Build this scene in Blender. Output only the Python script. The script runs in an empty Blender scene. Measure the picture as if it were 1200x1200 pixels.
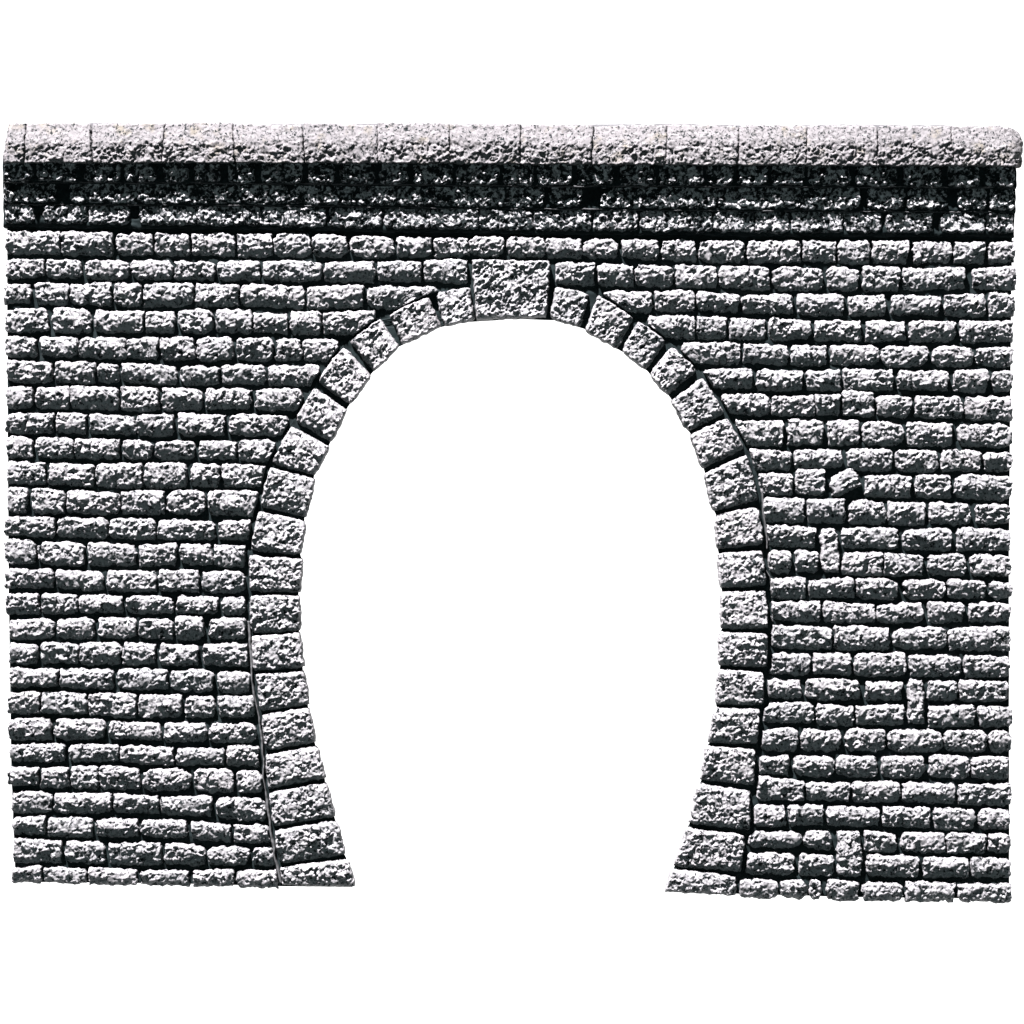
import bpy, bmesh, math, random
import numpy as np

# ---------------------------------------------------------------- units
# All measurements below are in "units" of 0.18 mm: x to the right, y downwards
# on the face of the casting, h = height above the backdrop it lies on.
S = 0.00018
DIST = 3500.0                  # camera distance in units
H_SLAB = 16.0                  # thickness of the mortar slab
H_REF = 26.0
rng = random.Random(7)
nrs = np.random.RandomState(11)

sc = bpy.context.scene
COL = sc.collection

# ---------------------------------------------------------------- noise
TAB = [nrs.rand(256, 256) * 2 - 1 for _ in range(6)]


def vnoise(x, y, t=0):
    tab = TAB[t]
    xi = np.floor(x).astype(int); yi = np.floor(y).astype(int)
    fx = x - xi; fy = y - yi
    fx = fx * fx * fx * (fx * (fx * 6 - 15) + 10)
    fy = fy * fy * fy * (fy * (fy * 6 - 15) + 10)
    x0 = xi & 255; x1 = (xi + 1) & 255; y0 = yi & 255; y1 = (yi + 1) & 255
    a = tab[y0, x0]; b = tab[y0, x1]; c = tab[y1, x0]; d = tab[y1, x1]
    return (a * (1 - fx) + b * fx) * (1 - fy) + (c * (1 - fx) + d * fx) * fy


def rot(x, y, a):
    c, s = math.cos(a), math.sin(a)
    return x * c - y * s, x * s + y * c


def rough(x, y, amp, seed=0.0):
    """Chipped stone relief: chisel-faced lumps, ridges and pits."""
    x = x * 1.85 + seed * 37.1; y = y * 1.85 + seed * 17.7
    amp = amp * 0.67
    wx = x + 2.2 * vnoise(x / 9, y / 9, 4); wy = y + 2.2 * vnoise(x / 9 + 50, y / 9, 4)
    a, b = rot(wx, wy, 0.5)
    n = 1.9 * vnoise(wx / 17, wy / 17, 0)
    n = n + 1.9 * vnoise(a / 9.0, b / 6.5, 1)
    r = 1 - 2 * np.abs(vnoise(a / 6.3 + 9, b / 5.2, 2))
    n = n + 1.25 * r
    a, b = rot(wx, wy, 0.75)
    n = n + 1.5 * vnoise(a / 4.6, b / 3.4, 3)
    a, b = rot(x, y, 0.4)
    n = n + 0.3 * vnoise(a / 3.6, b / 3.4 + 13, 5)
    patch = vnoise(x / 21 + 70, y / 15, 0) + 0.6 * vnoise(x / 9, y / 8 + 40, 4)
    return n * amp * np.clip(1.0 + 0.75 * patch, 0.35, 1.75)


# ---------------------------------------------------------------- mesh helpers
def scale_h(h):
    """A face nearer the lens looks larger: undo that for measured outlines."""
    return 1.0 - (h - H_REF) / DIST


def world(x, y, h, hn):
    k = scale_h(hn)
    return np.stack([(x - 600) * S * k, (600 - y) * S * k, h * S], -1)


class Build:
    def __init__(self):
        self.v = []; self.f = []; self.m = []; self.t = []; self.n = 0

    def add(self, V, F, mat=0, tint=0.5):
        V = np.asarray(V).reshape(-1, 3); F = np.asarray(F).reshape(-1, 4)
        self.v.append(V); self.f.append(F + self.n)
        self.m.append(np.full(len(F), mat, dtype=np.int32))
        self.t.append(np.full(len(V), tint, dtype=np.float32))
        self.n += len(V)

    def link(self, name, mats, parent=None, origin=None):
        V = np.concatenate(self.v); F = np.concatenate(self.f)
        M = np.concatenate(self.m); T = np.concatenate(self.t)
        if origin is None:
            origin = np.array([0.0, 0.0, 0.0])
        V = V - origin
        me = bpy.data.meshes.new(name)
        me.vertices.add(len(V)); me.vertices.foreach_set('co', V.astype(np.float32).ravel())
        me.loops.add(F.size); me.loops.foreach_set('vertex_index', F.astype(np.int32).ravel())
        me.polygons.add(len(F))
        me.polygons.foreach_set('loop_start', np.arange(0, F.size, 4, dtype=np.int32))
        me.polygons.foreach_set('material_index', M)
        for m in mats:
            me.materials.append(m)
        at = me.attributes.new('tint', 'FLOAT', 'POINT'); at.data.foreach_set('value', T)
        me.update(calc_edges=True); me.validate()
        o = bpy.data.objects.new(name, me); COL.objects.link(o)
        if parent:
            o.parent = parent
        o.location = origin.tolist()
        return o


def grid_faces(nu, nv):
    i = np.arange(nu); j = np.arange(nv)
    I, J = np.meshgrid(i, j)
    a = J * (nu + 1) + I
    return np.stack([a, a + (nu + 1), a + (nu + 2), a + 1], -1).reshape(-1, 4)


def skirted(nu, nv, V, zlow, under=0.0):
    """Close a grid with side walls going down to zlow."""
    W = nu + 1
    ring = list(range(0, W)) + [j * W + nu for j in range(1, nv + 1)] \
        + [nv * W + i for i in range(nu - 1, -1, -1)] + [j * W for j in range(nv - 1, 0, -1)]
    ring = np.array(ring)
    flat = V.reshape(-1, 3)
    low = flat[ring].copy(); low[:, 2] = zlow
    if under:
        c = flat.mean(0)[:2]
        d = low[:, :2] - c
        low[:, :2] -= d / np.maximum(np.hypot(d[:, 0], d[:, 1])[:, None], 1e-9) * under * S
    n0 = len(flat); k = len(ring)
    idx = np.arange(k); nx = (idx + 1) % k
    side = np.stack([ring, ring[nx], n0 + nx, n0 + idx], -1)
    return np.concatenate([flat, low]), np.concatenate([grid_faces(nu, nv), side])


STEP = 0.92


def stone(b, quad, hbase, hstone, amp, r_side=4.0, r_top=3.2, r_bot=7.0, corner=2.5, wob=0.8,
          mat=0, tint=None, xmin=None, xmax=None, zlow=None, hn=None, profile=None, tilt=1.2, drop=0.0, rtl=0.0, rtr=0.0, topcalm=0.75):
    """One rough-hewn stone. quad = TL, TR, BR, BL in face units."""
    (x0, y0), (x1, y1), (x2, y2), (x3, y3) = quad
    w = max(math.hypot(x1 - x0, y1 - y0), math.hypot(x2 - x3, y2 - y3))
    h = max(math.hypot(x3 - x0, y3 - y0), math.hypot(x2 - x1, y2 - y1))
    nu = max(6, int(w / STEP)); nv = max(6, int(h / STEP))
    U, Vv = np.meshgrid(np.linspace(0, 1, nu + 1), np.linspace(0, 1, nv + 1))
    sd = rng.random() * 9
    # distances to the edges in units
    dl = U * w; dr = (1 - U) * w; dt = Vv * h; db = (1 - Vv) * h
    # rounded corners
    uc = U * 2 - 1; vc = Vv * 2 - 1
    c = corner * rng.uniform(0.5, 1.5)
    u = 0.5 + 0.5 * uc * (1 - (2 * c / w) * np.abs(vc) ** 5)
    v = 0.5 + 0.5 * vc * (1 - (1.4 * c / h) * np.abs(uc) ** 7)
    X = (1 - v) * ((1 - u) * x0 + u * x1) + v * ((1 - u) * x3 + u * x2)
    Y = (1 - v) * ((1 - u) * y0 + u * y1) + v * ((1 - u) * y3 + u * y2)
    X = X + wob * (vnoise(X / 6 + sd * 11, Y / 6, 4) + 0.6 * vnoise(X / 2.6, Y / 2.6 + sd, 2))
    Y = Y + wob * (vnoise(X / 7 + sd * 5, Y / 7 + 31, 3) + 0.6 * vnoise(X / 2.7 + sd, Y / 2.7, 1))
    if xmax is not None:
        lim = xmax(Y)
        X = np.where(X > lim - 0.5, lim - 0.5, X) if False else X
        # squeeze the whole row so that it ends on the curve
        rowmax = X[:, -1:]
        rowmin = X[:, :1]
        tgt = np.minimum(rowmax, xmax(Y[:, -1:]))
        tgt = np.maximum(tgt, rowmin + 0.8)
        X = rowmin + (X - rowmin) * (tgt - rowmin) / np.maximum(rowmax - rowmin, 1e-3)
    if xmin is not None:
        rowmax = X[:, -1:]
        rowmin = X[:, :1]
        tgt = np.maximum(rowmin, xmin(Y[:, :1]))
        tgt = np.minimum(tgt, rowmax - 0.8)
        X = rowmax - (rowmax - X) * (rowmax - tgt) / np.maximum(rowmax - rowmin, 1e-3)

    for rad, du, sg in ((rtl, dl, 1), (rtr, dr, -1)):
        if rad:
            a_ = np.clip(1 - dt / rad, 0, 1)
            X = X + sg * rad * (1 - np.sqrt(1 - a_ ** 2)) * np.clip(1 - du / (3 * rad), 0, 1) ** 1.5

    def ramp(d, r):
        t = np.clip(d / r, 0, 1)
        return np.sqrt(np.maximum(0, 1 - (1 - t) ** 2))
    f = ramp(dl, r_side) * ramp(dr, r_side) * ramp(dt, r_top) * ramp(db, r_bot)
    ti = rng.uniform(-1, 1) * tilt * uc + rng.uniform(-0.6, 1) * tilt * vc
    n = rough(X, Y, amp, sd)
    calm = 1 - (1 - topcalm) * np.clip(1 - dt / 9.0, 0, 1)
    H = f * (hstone + ti) * (1 - drop * np.clip((Vv - 0.38) / 0.62, 0, 1) ** 1.25) + (0.3 + 0.7 * f) * n * calm
    if profile is not None:
        H = profile(U, Vv, f, n)
    H = np.maximum(H, -1.5)
    Hw = hbase + H
    P = world(X, Y, Hw, hn if hn is not None else hbase + hstone)
    P, F = skirted(nu, nv, P, (zlow if zlow is not None else hbase - 3) * S, 4.5 if zlow in (3, 4) else 0.0)
    b.add(P, F, mat, rng.random() if tint is None else tint)


# ---------------------------------------------------------------- materials
def mat_nodes(name):
    m = bpy.data.materials.new(name); m.use_nodes = True
    nt = m.node_tree
    for n in list(nt.nodes):
        nt.nodes.remove(n)
    out = nt.nodes.new('ShaderNodeOutputMaterial')
    bs = nt.nodes.new('ShaderNodeBsdfPrincipled')
    nt.links.new(bs.outputs['BSDF'], out.inputs['Surface'])
    return m, nt, bs


def noise(nt, wavelength, detail, roughness=0.6, dist=0.0):
    n = nt.nodes.new('ShaderNodeTexNoise'); n.noise_dimensions = '4D'
    n.inputs['Scale'].default_value = 1.0 / (wavelength * S)
    n.inputs['Detail'].default_value = detail
    n.inputs['Roughness'].default_value = roughness
    n.inputs['Distortion'].default_value = dist
    tc = nt.nodes.new('ShaderNodeTexCoord')
    oi = nt.nodes.new('ShaderNodeObjectInfo')
    mu = nt.nodes.new('ShaderNodeMath'); mu.operation = 'MULTIPLY'; mu.inputs[1].default_value = 60
    nt.links.new(oi.outputs['Random'], mu.inputs[0])
    nt.links.new(mu.outputs[0], n.inputs['W'])
    nt.links.new(tc.outputs['Object'], n.inputs['Vector'])
    return n.outputs['Fac']


def ramp(nt, src, p0, p1, c0=(0, 0, 0, 1), c1=(1, 1, 1, 1)):
    r = nt.nodes.new('ShaderNodeValToRGB')
    r.color_ramp.elements[0].position = p0; r.color_ramp.elements[1].position = p1
    r.color_ramp.elements[0].color = c0; r.color_ramp.elements[1].color = c1
    nt.links.new(src, r.inputs['Fac'])
    return r.outputs['Color']


def mix(nt, fac, a, b):
    n = nt.nodes.new('ShaderNodeMix'); n.data_type = 'RGBA'
    if isinstance(fac, (int, float)):
        n.inputs[0].default_value = fac
    else:
        nt.links.new(fac, n.inputs[0])
    for k, s in ((6, a), (7, b)):
        if isinstance(s, tuple):
            n.inputs[k].default_value = s
        else:
            nt.links.new(s, n.inputs[k])
    return n.outputs[2]


DARK = (0.0075, 0.0125, 0.0135, 1)


def stone_mat(name, light, light2, p0, p1, wl=5.0, dark=DARK, warm=0.0, grey=(0.15, 0.153, 0.157, 1)):
    """Dark painted casting, dry-brushed with pale grey that skips in specks."""
    m, nt, bs = mat_nodes(name)
    at = nt.nodes.new('ShaderNodeAttribute'); at.attribute_name = 'tint'
    base = mix(nt, at.outputs['Fac'], light, light2)
    if warm:
        wmask = ramp(nt, noise(nt, 22, 3), 0.56, 0.70)
        base = mix(nt, wmask, base, (light[0] * 1.0, light[1] * 0.95, light[2] * 0.78, 1))
    mid = ramp(nt, noise(nt, 3.4, 2, 0.6), 0.36, 0.48)
    base = mix(nt, mid, grey, base)
    sp = ramp(nt, noise(nt, wl, 4, 0.62, 0.6), p0, p1)
    col = mix(nt, sp, dark, base)
    nt.links.new(col, bs.inputs['Base Color'])
    bs.inputs['Roughness'].default_value = 0.85
    bs.inputs['Specular IOR Level'].default_value = 0.25
    return m


M_BRICK = stone_mat('dry_brushed_stone', (0.385, 0.38, 0.39, 1), (0.43, 0.415, 0.425, 1), 0.39, 0.45)
M_ARCH = stone_mat('dry_brushed_arch_stone', (0.385, 0.38, 0.39, 1), (0.43, 0.415, 0.425, 1), 0.40, 0.46, wl=5.5)
M_COPING = stone_mat('pale_coping_stone', (0.215, 0.205, 0.21, 1), (0.25, 0.238, 0.243, 1), 0.40, 0.46, wl=3.2,
                     warm=1.0, grey=(0.12, 0.117, 0.117, 1))
M_BAND = stone_mat('shade_toned_cornice_stone', (0.50, 0.50, 0.51, 1), (0.58, 0.57, 0.58, 1), 0.49, 0.55, wl=6.0)  # dark specks thickened, so the coping's shade is partly in the colour
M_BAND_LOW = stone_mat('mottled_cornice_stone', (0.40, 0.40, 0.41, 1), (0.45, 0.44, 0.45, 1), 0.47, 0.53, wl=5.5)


def mortar_mat():
    m, nt, bs = mat_nodes('dark_mortar_paint')
    a = ramp(nt, noise(nt, 9, 4, 0.65), 0.35, 0.75, (0.0045, 0.0092, 0.0098, 1), (0.012, 0.021, 0.0222, 1))
    nt.links.new(a, bs.inputs['Base Color'])
    bs.inputs['Roughness'].default_value = 0.8
    bs.inputs['Specular IOR Level'].default_value = 0.2
    return m


M_MORTAR = mortar_mat()


def plain(name, c, rough_=0.8):
    m, nt, bs = mat_nodes(name)
    f = noise(nt, 6, 3)
    col = ramp(nt, f, 0.3, 0.7, tuple(x * 0.6 for x in c) + (1,), tuple(x * 1.2 for x in c) + (1,))
    nt.links.new(col, bs.inputs['Base Color'])
    bs.inputs['Roughness'].default_value = rough_
    return m


M_SEAM = plain('grey_seam_plaster', (0.11, 0.112, 0.115))
M_LIP = plain('grey_worn_edge', (0.07, 0.072, 0.075))

# ---------------------------------------------------------------- measured data
# voussoirs: outer-top, inner-top, inner-bottom, outer-bottom
LV = [((327, 1017), (408, 1006), (417, 1041), (330, 1039)),
      ((320, 973), (395, 961), (406, 1003), (326, 1014)),
      ((314, 929), (383, 916), (394, 958), (319, 970)),
      ((310, 884), (372, 874), (383, 913), (313, 926)),
      ((305, 838), (363, 828), (371, 871), (309, 881)),
      ((298, 790), (357, 786), (363, 826), (304, 835)),
      ((293, 745), (352, 741), (357, 783), (296, 787)),
      ((291, 697), (352, 697), (353, 740), (293, 743)),
      ((291, 650), (356, 654), (352, 695), (291, 694)),
      ((301, 598), (359, 610), (354, 651), (292, 646)),
      ((315, 547), (370, 560), (359, 607), (303, 594)),
      ((340, 498), (387, 523), (370, 558), (316, 543)),
      ((367, 453), (408, 480), (389, 519), (344, 493)),
      ((402, 405), (436, 440), (411, 475), (370, 446)),
      ((445, 372), (468, 406), (438, 437), (408, 399)),
      ((502, 346), (518, 382), (471, 405), (455, 367)),
      ((551, 335), (557, 375), (520, 382), (509, 343))]
RV = [((650, 334), (644, 373), (681, 384), (692, 343)),
      ((702, 344), (685, 387), (724, 410), (743, 372)),
      ((748, 374), (728, 412), (757, 435), (782, 399)),
      ((788, 404), (760, 439), (782, 464), (819, 434)),
      ((824, 441), (786, 470), (806, 507), (851, 483)),
      ((853, 488), (808, 509), (823, 551), (874, 525)),
      ((876, 532), (824, 555), (835, 600), (891, 586)),
      ((890, 593), (837, 603), (839, 645), (897, 638)),
      ((894, 644), (840, 648), (843, 690), (900, 687)),
      ((899, 691), (844, 693), (844, 738), (902, 737)),
      ((900, 742), (842, 740), (842, 781), (901, 783)),
      ((896, 787), (841, 784), (837, 827), (897, 827)),
      ((892, 831), (838, 829), (829, 872), (889, 873)),
      ((887, 878), (827, 874), (820, 915), (885, 922)),
      ((880, 927), (818, 918), (806, 966), (880, 974)),
      ((874, 979), (804, 969), (788, 1017), (870, 1023)),
      ((864, 1027), (787, 1018), (778, 1047), (863, 1051))]
KEY = ((552, 303), (646, 305), (641, 372), (558, 375))

outL = sorted([p for q in LV for p in (q[0], q[3])] + [(552, 330)], key=lambda p: p[1])
outR = sorted([p for q in RV for p in (q[0], q[3])] + [(647, 330)], key=lambda p: p[1])
inL = sorted([p for q in LV for p in (q[1], q[2])] + [(585, 374.0)], key=lambda p: p[1])
inR = sorted([p for q in RV for p in (q[1], q[2])] + [(615, 372.0)], key=lambda p: p[1])


def curve(pts):
    ys = np.array([p[1] for p in pts], float); xs = np.array([p[0] for p in pts], float)
    return lambda y: np.interp(y, ys, xs)


OL, OR, IL, IR = curve(outL), curve(outR), curve(inL), curve(inR)


def left_lim(y):
    return OL(y) - 4.0


def right_lim(y):
    return OR(y) + 4.0


# courses: polyline of the top edge, then the stones' spans
CO = [
 ([(5,270),(300,273),(600,277),(750,279),(900,282),(1190,281)],
  [(5,70),(72,132),(135,178),(181,222),(225,274),(277,319),(321,363),(366,408),(411,462),(465,505),(508,548),(550,591),(594,638),(640,683),(685,724),(728,773),(776,815),(819,873),(877,938),(941,980),(984,1019),(1022,1066),(1070,1115),(1119,1156),(1160,1190)]),
 ([(5,303),(300,305),(540,305),(650,307),(900,312),(1190,312)],
  [(5,51),(55,95),(98,150),(153,201),(205,251),(254,304),(307,377),(380,439),(442,494),(497,549),(650,697),(701,742),(745,789),(792,840),(844,902),(906,965),(970,1007),(1012,1055),(1059,1131),(1140,1191)]),
 ([(5,331),(300,333),(480,336),(715,339),(900,344),(1190,344)],
  [(5,35),(40,80),(82,130),(134,165),(169,226),(229,279),(282,356),(360,426),(430,512),(706,765),(768,814),(817,867),(870,930),(935,989),(995,1038),(1045,1102),(1108,1156),(1161,1190)]),
 ([(5,361),(300,364),(440,366),(765,369),(900,373),(1190,375)],
  [(5,56),(60,106),(110,168),(170,204),(208,250),(253,294),(297,337),(341,376),(379,440),(760,814),(817,851),(856,898),(901,950),(955,1010),(1015,1061),(1067,1120),(1125,1188)]),
 ([(5,393),(300,396),(390,397),(805,401),(950,404),(1190,407)],
  [(6,42),(46,90),(92,147),(149,184),(187,227),(231,273),(277,319),(323,352),(355,396),(800,868),(872,924),(929,969),(973,1030),(1034,1088),(1094,1141),(1145,1188)]),
 ([(5,422),(160,426),(330,428),(860,432),(1100,434),(1190,435)],
  [(8,60),(64,111),(114,139),(142,205),(210,257),(260,310),(314,374),(824,883),(888,941),(946,985),(989,1047),(1053,1112),(1118,1159),(1163,1188)]),
 ([(5,452),(150,454),(330,456),(870,461),(1100,463),(1190,464)],
  [(7,38),(42,80),(83,139),(142,185),(189,236),(241,294),(299,355),(846,902),(905,955),(957,985),(988,1024),(1027,1069),(1074,1128),(1132,1187)]),
 ([(5,483),(130,485),(330,485),(880,491),(1100,495),(1190,496)],
  [(6,62),(66,101),(104,157),(160,203),(208,263),(267,338),(863,919),(923,965),(970,1008),(1012,1059),(1064,1117),(1123,1187)]),
 ([(5,513),(330,516),(900,526),(1100,527),(1190,530)],
  [(6,39),(41,84),(87,139),(143,178),(182,227),(233,277),(280,322),(878,928),(931,988),(994,1047),(1050,1100),(1104,1151),(1154,1186)]),
 ([(5,541),(100,543),(250,544),(900,555),(1030,555),(1190,558)],
  [(7,53),(57,109),(112,166),(169,218),(223,257),(260,312),(889,929),(932,967),(1016,1068),(1073,1116),(1120,1186)]),
 ([(5,572),(150,576),(300,577),(900,584),(1050,588),(1190,591)],
  [(8,31),(36,75),(79,139),(142,193),(196,239),(244,303),(893,943),(946,992),(996,1039),(1042,1085),(1089,1138),(1144,1186)]),
 ([(5,605),(100,606),(160,608),(250,608),(900,617),(1050,619),(1190,620)],
  [(5,64),(67,125),(128,182),(185,251),(256,293),(898,956),(988,1054),(1059,1116),(1122,1184)]),
 ([(5,632),(120,636),(270,637),(900,645),(1100,650),(1190,649)],
  [(3,41),(44,98),(102,159),(163,206),(210,247),(250,288),(901,928),(933,960),(988,1034),(1037,1083),(1088,1133),(1138,1185)]),
 ([(5,666),(150,668),(270,668),(900,677),(1100,679),(1190,681)],
  [(5,62),(65,121),(124,182),(186,232),(236,287),(903,944),(948,1001),(1005,1053),(1059,1107),(1112,1155),(1160,1187)]),
 ([(5,695),(110,696),(275,699),(900,705),(1070,707),(1190,706)],
  [(6,45),(48,90),(93,143),(147,202),(207,255),(259,288),(905,961),(966,1025),(1029,1082),(1088,1131),(1137,1185)]),
 ([(5,724),(140,724),(180,725),(290,724),(900,733),(1070,736),(1190,735)],
  [(10,62),(67,111),(115,159),(163,202),(206,239),(244,288),(904,975),(978,1043),(1048,1110),(1113,1185)]),
 ([(5,754),(160,754),(260,756),(900,765),(1030,767),(1190,768)],
  [(10,43),(48,91),(93,141),(144,182),(187,232),(237,291),(902,950),(954,999),(1003,1062),(1067,1127),(1131,1184)]),
 ([(5,782),(100,783),(165,785),(270,786),(900,795),(1030,798),(1190,799)],
  [(10,67),(70,132),(137,196),(199,250),(255,293),(898,939),(945,1009),(1015,1058),(1088,1122),(1125,1183)]),
 ([(5,810),(130,813),(270,816),(900,823),(1060,826),(1190,827)],
  [(9,46),(49,101),(104,158),(162,212),(216,251),(255,298),(894,954),(957,1000),(1003,1060),(1088,1143),(1148,1185)]),
 ([(5,842),(90,843),(155,846),(270,845),(900,854),(1030,856),(1190,857)],
  [(10,58),(64,122),(127,188),(192,241),(244,300),(892,936),(940,986),(992,1038),(1042,1105),(1108,1157),(1160,1185)]),
 ([(5,871),(110,872),(230,875),(300,876),(900,885),(960,884),(1060,887),(1190,889)],
  [(11,76),(80,138),(142,203),(207,261),(266,303),(889,925),(930,977),(981,1028),(1034,1083),(1090,1137),(1140,1183)]),
 ([(5,898),(60,900),(98,895),(140,899),(180,901),(250,902),(290,904),(900,912),(960,916),(1100,917),(1190,919)],
  [(8,44),(48,79),(82,115),(117,163),(167,223),(228,273),(277,306),(887,943),(946,997),(1000,1055),(1059,1119),(1124,1187)]),
 ([(5,927),(160,931),(280,934),(900,944),(1060,947),(1190,949)],
  [(13,60),(64,130),(133,186),(189,247),(253,310),(883,921),(925,966),(970,1031),(1036,1091),(1095,1144),(1149,1184)]),
 ([(5,957),(130,959),(250,962),(290,966),(900,973),(1060,977),(1190,979)],
  [(14,52),(56,107),(112,160),(164,219),(224,270),(273,314),(878,939),(944,977),(1014,1051),(1056,1108),(1111,1157),(1160,1184)]),
 ([(5,983),(100,985),(200,989),(300,994),(880,999),(1040,1003),(1190,1006)],
  [(15,72),(76,122),(127,189),(193,239),(243,292),(296,323),(870,932),(937,977),(1016,1079),(1083,1136),(1139,1186)]),
 ([(5,1016),(130,1018),(240,1021),(300,1020),(880,1030),(1000,1033),(1190,1035)],
  [(14,48),(51,100),(104,160),(164,221),(226,273),(277,326),(864,912),(915,947),(950,964),(969,1007),(1011,1058),(1062,1119),(1124,1187)]),
]
BOTTOM = [(5, 1037), (15, 1036), (200, 1039), (330, 1043), (420, 1044), (770, 1050), (870, 1053), (1000, 1057), (1190, 1059)]


def pl(pts):
    xs = [p[0] for p in pts]; ys = [p[1] for p in pts]
    return lambda x: float(np.interp(x, xs, ys))


def wavy(f, k):
    return lambda x: f(x) + 1.5 * float(vnoise(np.array(x / 55.0), np.array(k * 3.7), 0))


TOPS = [wavy(pl(c[0]), k) for k, c in enumerate(CO)] + [pl(BOTTOM)]

# ---------------------------------------------------------------- the portal
portal = bpy.data.objects.new('tunnel_portal', None); COL.objects.link(portal)
portal.empty_display_size = 0.02
portal['label'] = 'grey model railway tunnel portal of rough stone blocks with horseshoe arch, keystone and pale coping'
portal['category'] = 'tunnel portal'

# --- mortar slab ---------------------------------------------------------
def left_edge(y):
    return np.interp(y, [150, 260, 560, 700, 900, 1040], [6.5, 6.5, 7.5, 8.5, 11.5, 16.5])


def right_edge(y):
    return np.interp(y, [150, 400, 650, 1055], [1189, 1186.5, 1184, 1184.5])


def slab():
    b = Build()
    ys = np.concatenate([np.arange(152, 374, 2.0), np.arange(374, 1040.1, 2.0)])
    M = 150
    t = np.linspace(0, 1, M + 1)
    for side in (0, 1):
        rows = []
        for y in ys:
            if side == 0:
                a = left_edge(y); c = 599.0 if y < 374 else IL(y) - 4.5
            else:
                a = 599.0 if y < 374 else IR(y) + 4.5; c = right_edge(y)
            x = a + (c - a) * t
            # the foot of the wall runs slightly out of level
            k = max(0.0, (y - 900) / 140.0)
            off = np.interp(x, [5, 200, 330, 420, 770, 870, 1000, 1190], [-5.5, -3.5, 0, 1, 6, 9, 12.5, 15]) * k
            rows.append(np.stack([x, y + off], -1))
        R = np.array(rows)
        X, Y = R[..., 0], R[..., 1]
        H = H_SLAB + 1.1 * vnoise(X / 8, Y / 8, 0) + 0.7 * vnoise(X / 3.5, Y / 3.5, 1)
        P = world(X, Y, H, H_REF)
        P, F = skirted(M, len(ys) - 1, P, 0.0)
        b.add(P, F)
    return b.link('mortar_slab', [M_MORTAR], portal)


slab()

# --- brickwork: every course of the wall face ------------------------------
wall = Build()
GAP = 4.4
for k, (tp, spans) in enumerate(CO):
    T, B = TOPS[k], TOPS[k + 1]
    last = k == len(CO) - 1
    for (a, c) in spans:
        g = 0.0 if last else GAP
        j0, j1 = rng.uniform(-1.8, 1.4), rng.uniform(-1.8, 1.4)
        if a == 206 and k == 15:
            j0 = j1 = -4
        if (a, c) == (932, 967):
            j0 = j1 = -6
        if (a, c) == (988, 1024):
            j0, j1 = -6, -3
        if k == 0:
            j0 = j1 = 0
        gb = g + rng.uniform(-0.8, 0.8)
        a2, c2 = a - rng.uniform(0.1, 1.0), c + rng.uniform(0.1, 1.0)
        q = ((a2, T(a) + j0), (c2, T(c) + j1), (c2 + rng.uniform(-1.4, 1.2), B(c) - gb + rng.uniform(-0.8, 0.8)), (a2 + rng.uniform(-1.2, 1.4), B(a) - gb + rng.uniform(-0.8, 0.8)))
        mid = (a + c) / 2
        kw = {}
        if 260 < mid < 600 and k >= 1:
            kw['xmax'] = left_lim
        if 600 <= mid < 960 and k >= 1:
            kw['xmin'] = right_lim
        edge = a < 20 or c > 1180
        amp = rng.uniform(0.9, 1.3)
        stone(wall, q, H_SLAB, rng.uniform(8.5, 11.0), amp, zlow=(4 if edge else H_SLAB - 3),
              r_side=1.6, r_top=4.2, r_bot=6.0, corner=rng.choice([0.8, 1.5, 2.8]), wob=1.45, hn=H_REF, drop=rng.uniform(0.48, 0.8) + 0.0001 * (mid - 600), **kw)
# stones set on end or askew
for q in (((962, 619), (982, 619), (985, 671), (963, 670)),
          ((1064, 796), (1083, 797), (1085, 850), (1065, 848)),
          ((981, 974), (1009, 975), (1012, 1027), (982, 1028)),
          ((972, 560), (1000, 547), (1013, 570), (976, 584))):
    stone(wall, q, H_SLAB, 10.0, 1.15, r_side=3.0, r_bot=6.0, corner=1.3, wob=1.5, drop=0.3, hn=H_REF)
wall.link('brickwork', [M_BRICK], portal)

# --- arch ring ---------------------------------------------------------------
ring = Build()
# bed of mortar under the ring, a strip on either side of the opening
for pts_o, pts_i, sgn in ((OL, IL, -1), (OR, IR, 1)):
    ys = np.arange(382, 1036, 2.5)
    t = np.linspace(0, 1, 31)
    yo = ys[:, None] + 0 * t[None, :]
    xo = pts_o(ys) + sgn * 1.5; xi = pts_i(ys) + sgn * 3.0
    X = xo[:, None] * (1 - t) + xi[:, None] * t
    H = H_SLAB + 0.9 + 0.7 * vnoise(X / 6, yo / 6, 2)
    P = world(X, yo, H, H_REF)
    P, F = skirted(30, len(ys) - 1, P, (H_SLAB - 3) * S)
    ring.add(P, F)
# thin plaster seams standing between ring and brickwork
def seam(pts, w, hh):
    pts = np.array(pts, float)
    d = np.concatenate([[0], np.cumsum(np.hypot(*np.diff(pts, axis=0).T))])
    s = np.arange(0, d[-1], 1.5)
    x = np.interp(s, d, pts[:, 0]) + 1.1 * vnoise(s / 14, s * 0 + 3, 1)
    y = np.interp(s, d, pts[:, 1])
    t = np.linspace(-1, 1, 7)
    ww = w * (1 + 0.35 * vnoise(s / 20, s * 0 + 9, 2))
    X = x[:, None] + ww[:, None] * t[None, :]
    Y = y[:, None] + 0 * t[None, :]
    H = H_SLAB + 1 + hh * np.sqrt(np.maximum(0, 1 - t ** 2))[None, :] + 0.5 * vnoise(X / 3, Y / 3, 3)
    P = world(X, Y, H, H_REF)
    P, F = skirted(6, len(s) - 1, P, (H_SLAB - 2) * S)
    ring.add(P, F, 1)


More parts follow.
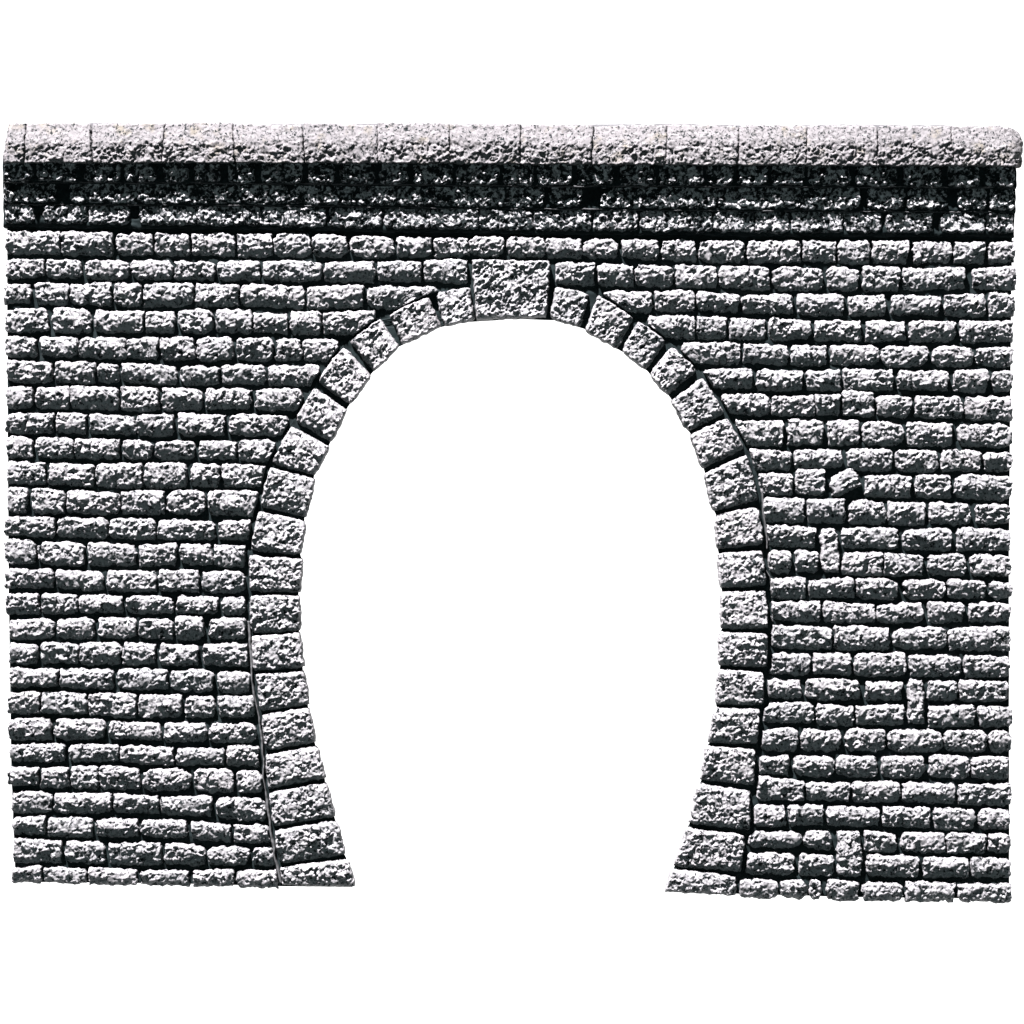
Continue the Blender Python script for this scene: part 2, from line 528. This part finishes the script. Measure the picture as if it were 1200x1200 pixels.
seam([(290, 728), (293, 760), (295, 800), (298, 822), (304, 850), (308, 880), (308, 915), (314, 950), (318, 985), (323, 1010), (328, 1036)], 1.7, 5)
seam([(893, 575), (895, 600), (899, 630), (900, 645)], 1.0, 5)
seam([(897, 668), (902, 676), (905, 686)], 1.0, 5)
seam([(903, 722), (906, 730)], 1.0, 5)
arch = ring.link('arch_ring', [M_MORTAR, M_SEAM], portal)
arch['label'] = 'horseshoe ring of larger wedge stones around the opening'


def centre(q, h):
    x = sum(p[0] for p in q) / 4; y = sum(p[1] for p in q) / 4
    k = scale_h(h)
    return np.array([(x - 600) * S * k, (600 - y) * S * k, H_SLAB * S])


for i, q in enumerate(LV):
    b = Build()
    foot = i == 0
    stone(b, (q[0], q[1], q[2], q[3]), H_SLAB, rng.uniform(11.5, 13.5), 1.2, r_side=3.0, r_top=5.0, r_bot=7.0,
          corner=1.6, hn=H_REF + 2, zlow=3, drop=rng.uniform(0.22, 0.42))
    b.link('voussoir', [M_ARCH], arch, centre(q, H_REF))
for i, q in enumerate(RV):
    b = Build()
    stone(b, (q[1], q[0], q[3], q[2]), H_SLAB, rng.uniform(11.5, 13.5), 1.2, r_side=3.0, r_top=5.0, r_bot=7.5,
          corner=1.6, hn=H_REF + 2, zlow=3, drop=rng.uniform(0.22, 0.42))
    b.link('voussoir', [M_ARCH], arch, centre(q, H_REF))
b = Build()
stone(b, KEY, H_SLAB, 14.5, 1.55, r_side=3, r_top=3, r_bot=4, corner=1.0, hn=H_REF + 2, zlow=3)
ks = b.link('keystone', [M_ARCH], arch, centre(KEY, H_REF))
ks['label'] = 'large wedge-shaped keystone at the crown of the arch'

# --- cornice -----------------------------------------------------------------
BX = [0, 300, 600, 900, 1192]
B0 = [191, 190.5, 192, 193.5, 195]
B1 = [214.5, 216, 219, 219.5, 221]
B2 = [240.5, 242, 246, 248, 250]
B3 = [266, 269, 274, 277, 278]


def bi(arr):
    return lambda x: np.interp(x, BX, arr)


def cornice(lo, hi, hb, hst, amp, gaps, spans, mat, xl, xr, lip):
    b = Build()
    f0, f1 = bi(lo), bi(hi)
    nx, ny = 900, 26
    U, V = np.meshgrid(np.linspace(0, 1, nx + 1), np.linspace(0, 1, ny + 1))
    X = xl + (xr - xl) * U
    Y = f0(X) + (f1(X) - f0(X)) * V - 6 * (1 - V)       # tucked under the course above
    X = X + 0.8 * vnoise(Y / 7, X * 0 + hb, 1) * (np.abs(U - 0.5) > 0.49)
    Y = Y + V * 0.9 * vnoise(X / 9, X * 0 + hb, 2)
    H = hb + 0.9 * vnoise(X / 7, Y / 6, 0) + 0.7 * vnoise(X / 3.2, Y / 3, 2)
    H = H - 2.2 * np.clip((V - 0.86) / 0.14, 0, 1) ** 2
    P = world(X, Y, H, hb)
    P, F = skirted(nx, ny, P, 2 * S)
    b.add(P, F, 0)
    if lip:
        nx = 900
        U, V = np.meshgrid(np.linspace(0, 1, nx + 1), np.linspace(0, 1, 5))
        X = xl + 2 + (xr - xl - 4) * U
        wv = 0.8 + 0.5 * vnoise(X / 11, X * 0 + 4, 3)
        Y = f1(X) - 1.2 + (V - 0.5) * 2 * wv + 1.1 * vnoise(X / 22, X * 0 + hb, 1) + 0.5 * vnoise(X / 5, X * 0 + hb, 2)
        H = hb + 1.3 * np.sin(V * math.pi) + 0.7 * vnoise(X / 4, Y / 4, 2) + 1.6 * vnoise(X / 13, X * 0 + hb, 4) - 1.0
        P = world(X, Y, H, hb)
        P, F = skirted(nx, 4, P, (hb - 3) * S)
        b.add(P, F, 1)
    for (a, c) in spans:
        t0 = 2.0
        q = ((a, f0(a) + t0 - 3), (c, f0(c) + t0 - 3), (c, f1(c) - gaps), (a, f1(a) - gaps))
        stone(b, q, hb, hst, amp, r_side=3.5, r_top=2.5, r_bot=5, corner=2.0, wob=1.2, mat=2, hn=hb)
    return b.link('cornice_course', [M_MORTAR, M_LIP, mat], portal)


def run(x0, x1, wlo, whi, glo, ghi):
    out = []; x = x0
    while x < x1 - 12:
        e = min(x1, x + rng.uniform(wlo, whi))
        if x1 - e < 14:
            e = x1
        out.append((x, e)); x = e + rng.uniform(glo, ghi)
    return out


SP3 = [(5,38),(53,100),(105,150),(165,228),(232,283),(287,302),(305,380),(387,445),(452,502),(506,559),(563,622),(626,690),(697,745),(752,790),(793,832),(837,882),(886,922),(928,985),(990,1030),(1040,1090),(1103,1152),(1158,1188)]
SP2 = [(6,58),(88,112),(122,154),(166,190),(200,240),(250,276),(288,330),(340,362),(369,404),(417,456),(470,504),(512,542),(550,592),(603,630),(648,675),(709,746),(755,796),(807,832),(846,880),(884,930),(938,968),(976,1000),(1022,1052),(1068,1102),(1128,1148),(1166,1190)]
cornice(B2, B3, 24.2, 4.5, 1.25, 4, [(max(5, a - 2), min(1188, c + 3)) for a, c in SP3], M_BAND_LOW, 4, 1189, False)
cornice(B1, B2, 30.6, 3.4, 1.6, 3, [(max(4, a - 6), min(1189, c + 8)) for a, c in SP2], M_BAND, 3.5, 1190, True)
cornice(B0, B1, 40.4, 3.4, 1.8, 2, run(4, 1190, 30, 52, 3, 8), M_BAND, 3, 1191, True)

# --- coping ---------------------------------------------------------------
cop = Build()
H_COP = 56.0
nx, ny = 500, 16
U, V = np.meshgrid(np.linspace(0, 1, nx + 1), np.linspace(0, 1, ny + 1))
X = 13 + 1162 * U
top = np.interp(X, [0, 300, 600, 900, 1200], [141.8, 141.8, 143.8, 143.8, 146.2])
top = top + 1.5 * vnoise(X / 42, X * 0 + 5, 0) + 0.5 * vnoise(X / 9, X * 0 + 8, 3) + 0.3
Y = top + (bi(B0)(X) - 2.5 - top) * V
H = 40 + 9 * np.clip(V / 0.55, 0, 1) + 0.6 * vnoise(X / 5, Y / 5, 1)
P = world(X, Y, H, H_COP)
P, F = skirted(nx, ny, P, 0.0)
cop.add(P, F, 0)
coping = cop.link('coping', [plain('coping_joint_mortar', (0.10, 0.10, 0.105))], portal)
coping['label'] = 'pale grey capping course along the top edge'

CJ = [1, 28, 108, 190, 275, 357, 443, 527, 610, 693, 780, 865, 945, 1028, 1118, 1206]
JG = [rng.choice([0.0, 0.2, 0.4, 0.65]) for _ in CJ]
JS = [rng.uniform(-3.5, 3.5) for _ in CJ]
for i in range(len(CJ) - 1):
    a, c = CJ[i] + JG[i], CJ[i + 1] - JG[i + 1]
    tf = lambda x: float(np.interp(x, [0, 40, 300, 600, 900, 1200], [142, 142.4, 142.4, 144.4, 144.4, 146.6]))
    ja, jb = rng.uniform(-2.0, 1.6), rng.uniform(-2.0, 1.6)
    f0 = bi(B0)
    fr = rng.uniform(0.46, 0.54)
    am = rng.uniform(0.85, 1.2)
    last = i == len(CJ) - 2
    first = i == 0
    wpx = c - a

    jd = rng.uniform(0.5, 3.2)

    def prof(U, V, f, n, jd=jd, fr=fr, am=am, last=last, first=first, wpx=wpx):
        slope = np.clip(V / fr, 0, 1)
        soft = slope * slope * (3 - 2 * slope) * 0.35 + slope * 0.65
        base = 32 + 6 * soft
        # rougher broken face below the sawn slope
        rgh = np.clip((V - fr + 0.06) / 0.14, 0, 1)
        nn = n * (0.26 + 1.0 * rgh) * am
        d = np.minimum(U, 1 - U) * wpx
        edge = 1 - jd * np.exp(-(d / 1.0) ** 2) / 38
        if last:
            dd = (1 - U) * wpx
            base = base - 14 * (1 - np.clip(dd / 16, 0, 1)) ** 2
        if first:
            dd = U * wpx
            base = base - 8 * (1 - np.clip(dd / 7, 0, 1)) ** 2
        return (base + nn) * edge * (1 - 0.25 * np.exp(-(V * 48 / 1.2) ** 2))
    xa0 = 8 if first else a + JS[i]
    xc0 = 1203 if last else c + JS[i + 1]
    rl, rr = (5.0 if CJ[i] in (865, 1028) else 0.0), (22.0 if last else (6.0 if CJ[i + 1] in (865, 1028) else 0.0))
    q = ((xa0, tf(a) + ja), (xc0, tf(c) + jb), (c - (6 if last else 0), f0(c) - 0.5), (a, f0(a) - 0.5))
    b = Build()
    stone(b, q, H_SLAB, 38, 1.0, corner=0.25, wob=0.95, rtl=rl, rtr=rr, hn=H_SLAB + 37, zlow=36,
          profile=prof)
    b.link('coping_stone', [M_COPING], coping, centre(q, H_SLAB + 37))

# ---------------------------------------------------------------- surface it lies on
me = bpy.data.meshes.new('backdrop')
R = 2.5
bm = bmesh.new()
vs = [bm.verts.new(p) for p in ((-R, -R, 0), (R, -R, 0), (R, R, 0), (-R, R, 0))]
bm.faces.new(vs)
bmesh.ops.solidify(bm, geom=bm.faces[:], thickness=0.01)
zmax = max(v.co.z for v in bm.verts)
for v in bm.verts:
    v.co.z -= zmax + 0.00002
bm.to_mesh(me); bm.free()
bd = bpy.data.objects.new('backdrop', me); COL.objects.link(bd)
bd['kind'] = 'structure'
bd['label'] = 'plain white backdrop with an added glow that washes out shadows'
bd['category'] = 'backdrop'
m, nt, bs = mat_nodes('glowing_white_backdrop')
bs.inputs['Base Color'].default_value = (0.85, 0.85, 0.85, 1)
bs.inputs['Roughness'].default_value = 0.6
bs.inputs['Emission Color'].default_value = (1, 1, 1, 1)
bs.inputs['Emission Strength'].default_value = 1.02  # added glow: keeps the backdrop pure white and drowns the portal's shadow
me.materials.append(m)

# ---------------------------------------------------------------- lamps
def lamp(name, loc, target, size, power, color):
    l = bpy.data.lights.new(name, 'AREA'); l.shape = 'DISK'; l.size = size; l.energy = power; l.color = color
    o = bpy.data.objects.new(name, l); COL.objects.link(o)
    o.location = loc
    from mathutils import Vector
    d = Vector(target) - Vector(loc)
    o.rotation_euler = d.to_track_quat('-Z', 'Y').to_euler()
    return o


EL, AZ, KD = math.radians(25.5), math.radians(16), 1.4
lamp('key_lamp', (-math.sin(AZ) * math.cos(EL) * KD, math.cos(AZ) * math.cos(EL) * KD, math.sin(EL) * KD), (0, 0, 0), 0.045, 102, (1.0, 0.962, 0.992))
lamp('fill_lamp', (0.1, -0.4, 1.6), (0, 0, 0), 1.0, 2.8, (0.74, 0.98, 1.0))

w = bpy.data.worlds.new('World'); sc.world = w; w.use_nodes = True
w.node_tree.nodes['Background'].inputs[0].default_value = (0.75, 0.9, 1.0, 1)
w.node_tree.nodes['Background'].inputs[1].default_value = 0.02

# ---------------------------------------------------------------- camera
cd = bpy.data.cameras.new('camera'); co = bpy.data.objects.new('camera', cd); COL.objects.link(co)
co.location = (0, 0, (DIST + H_REF) * S)
cd.sensor_width = 36; cd.sensor_fit = 'HORIZONTAL'
cd.lens = 36 / (1200.0 / DIST)
cd.clip_start = 0.01; cd.clip_end = 50
sc.camera = co

sc.cycles.diffuse_bounces = 0
sc.view_settings.view_transform = 'Standard'
sc.view_settings.look = 'None'
sc.view_settings.exposure = 0
sc.view_settings.gamma = 1
sc.view_settings.use_curve_mapping = False
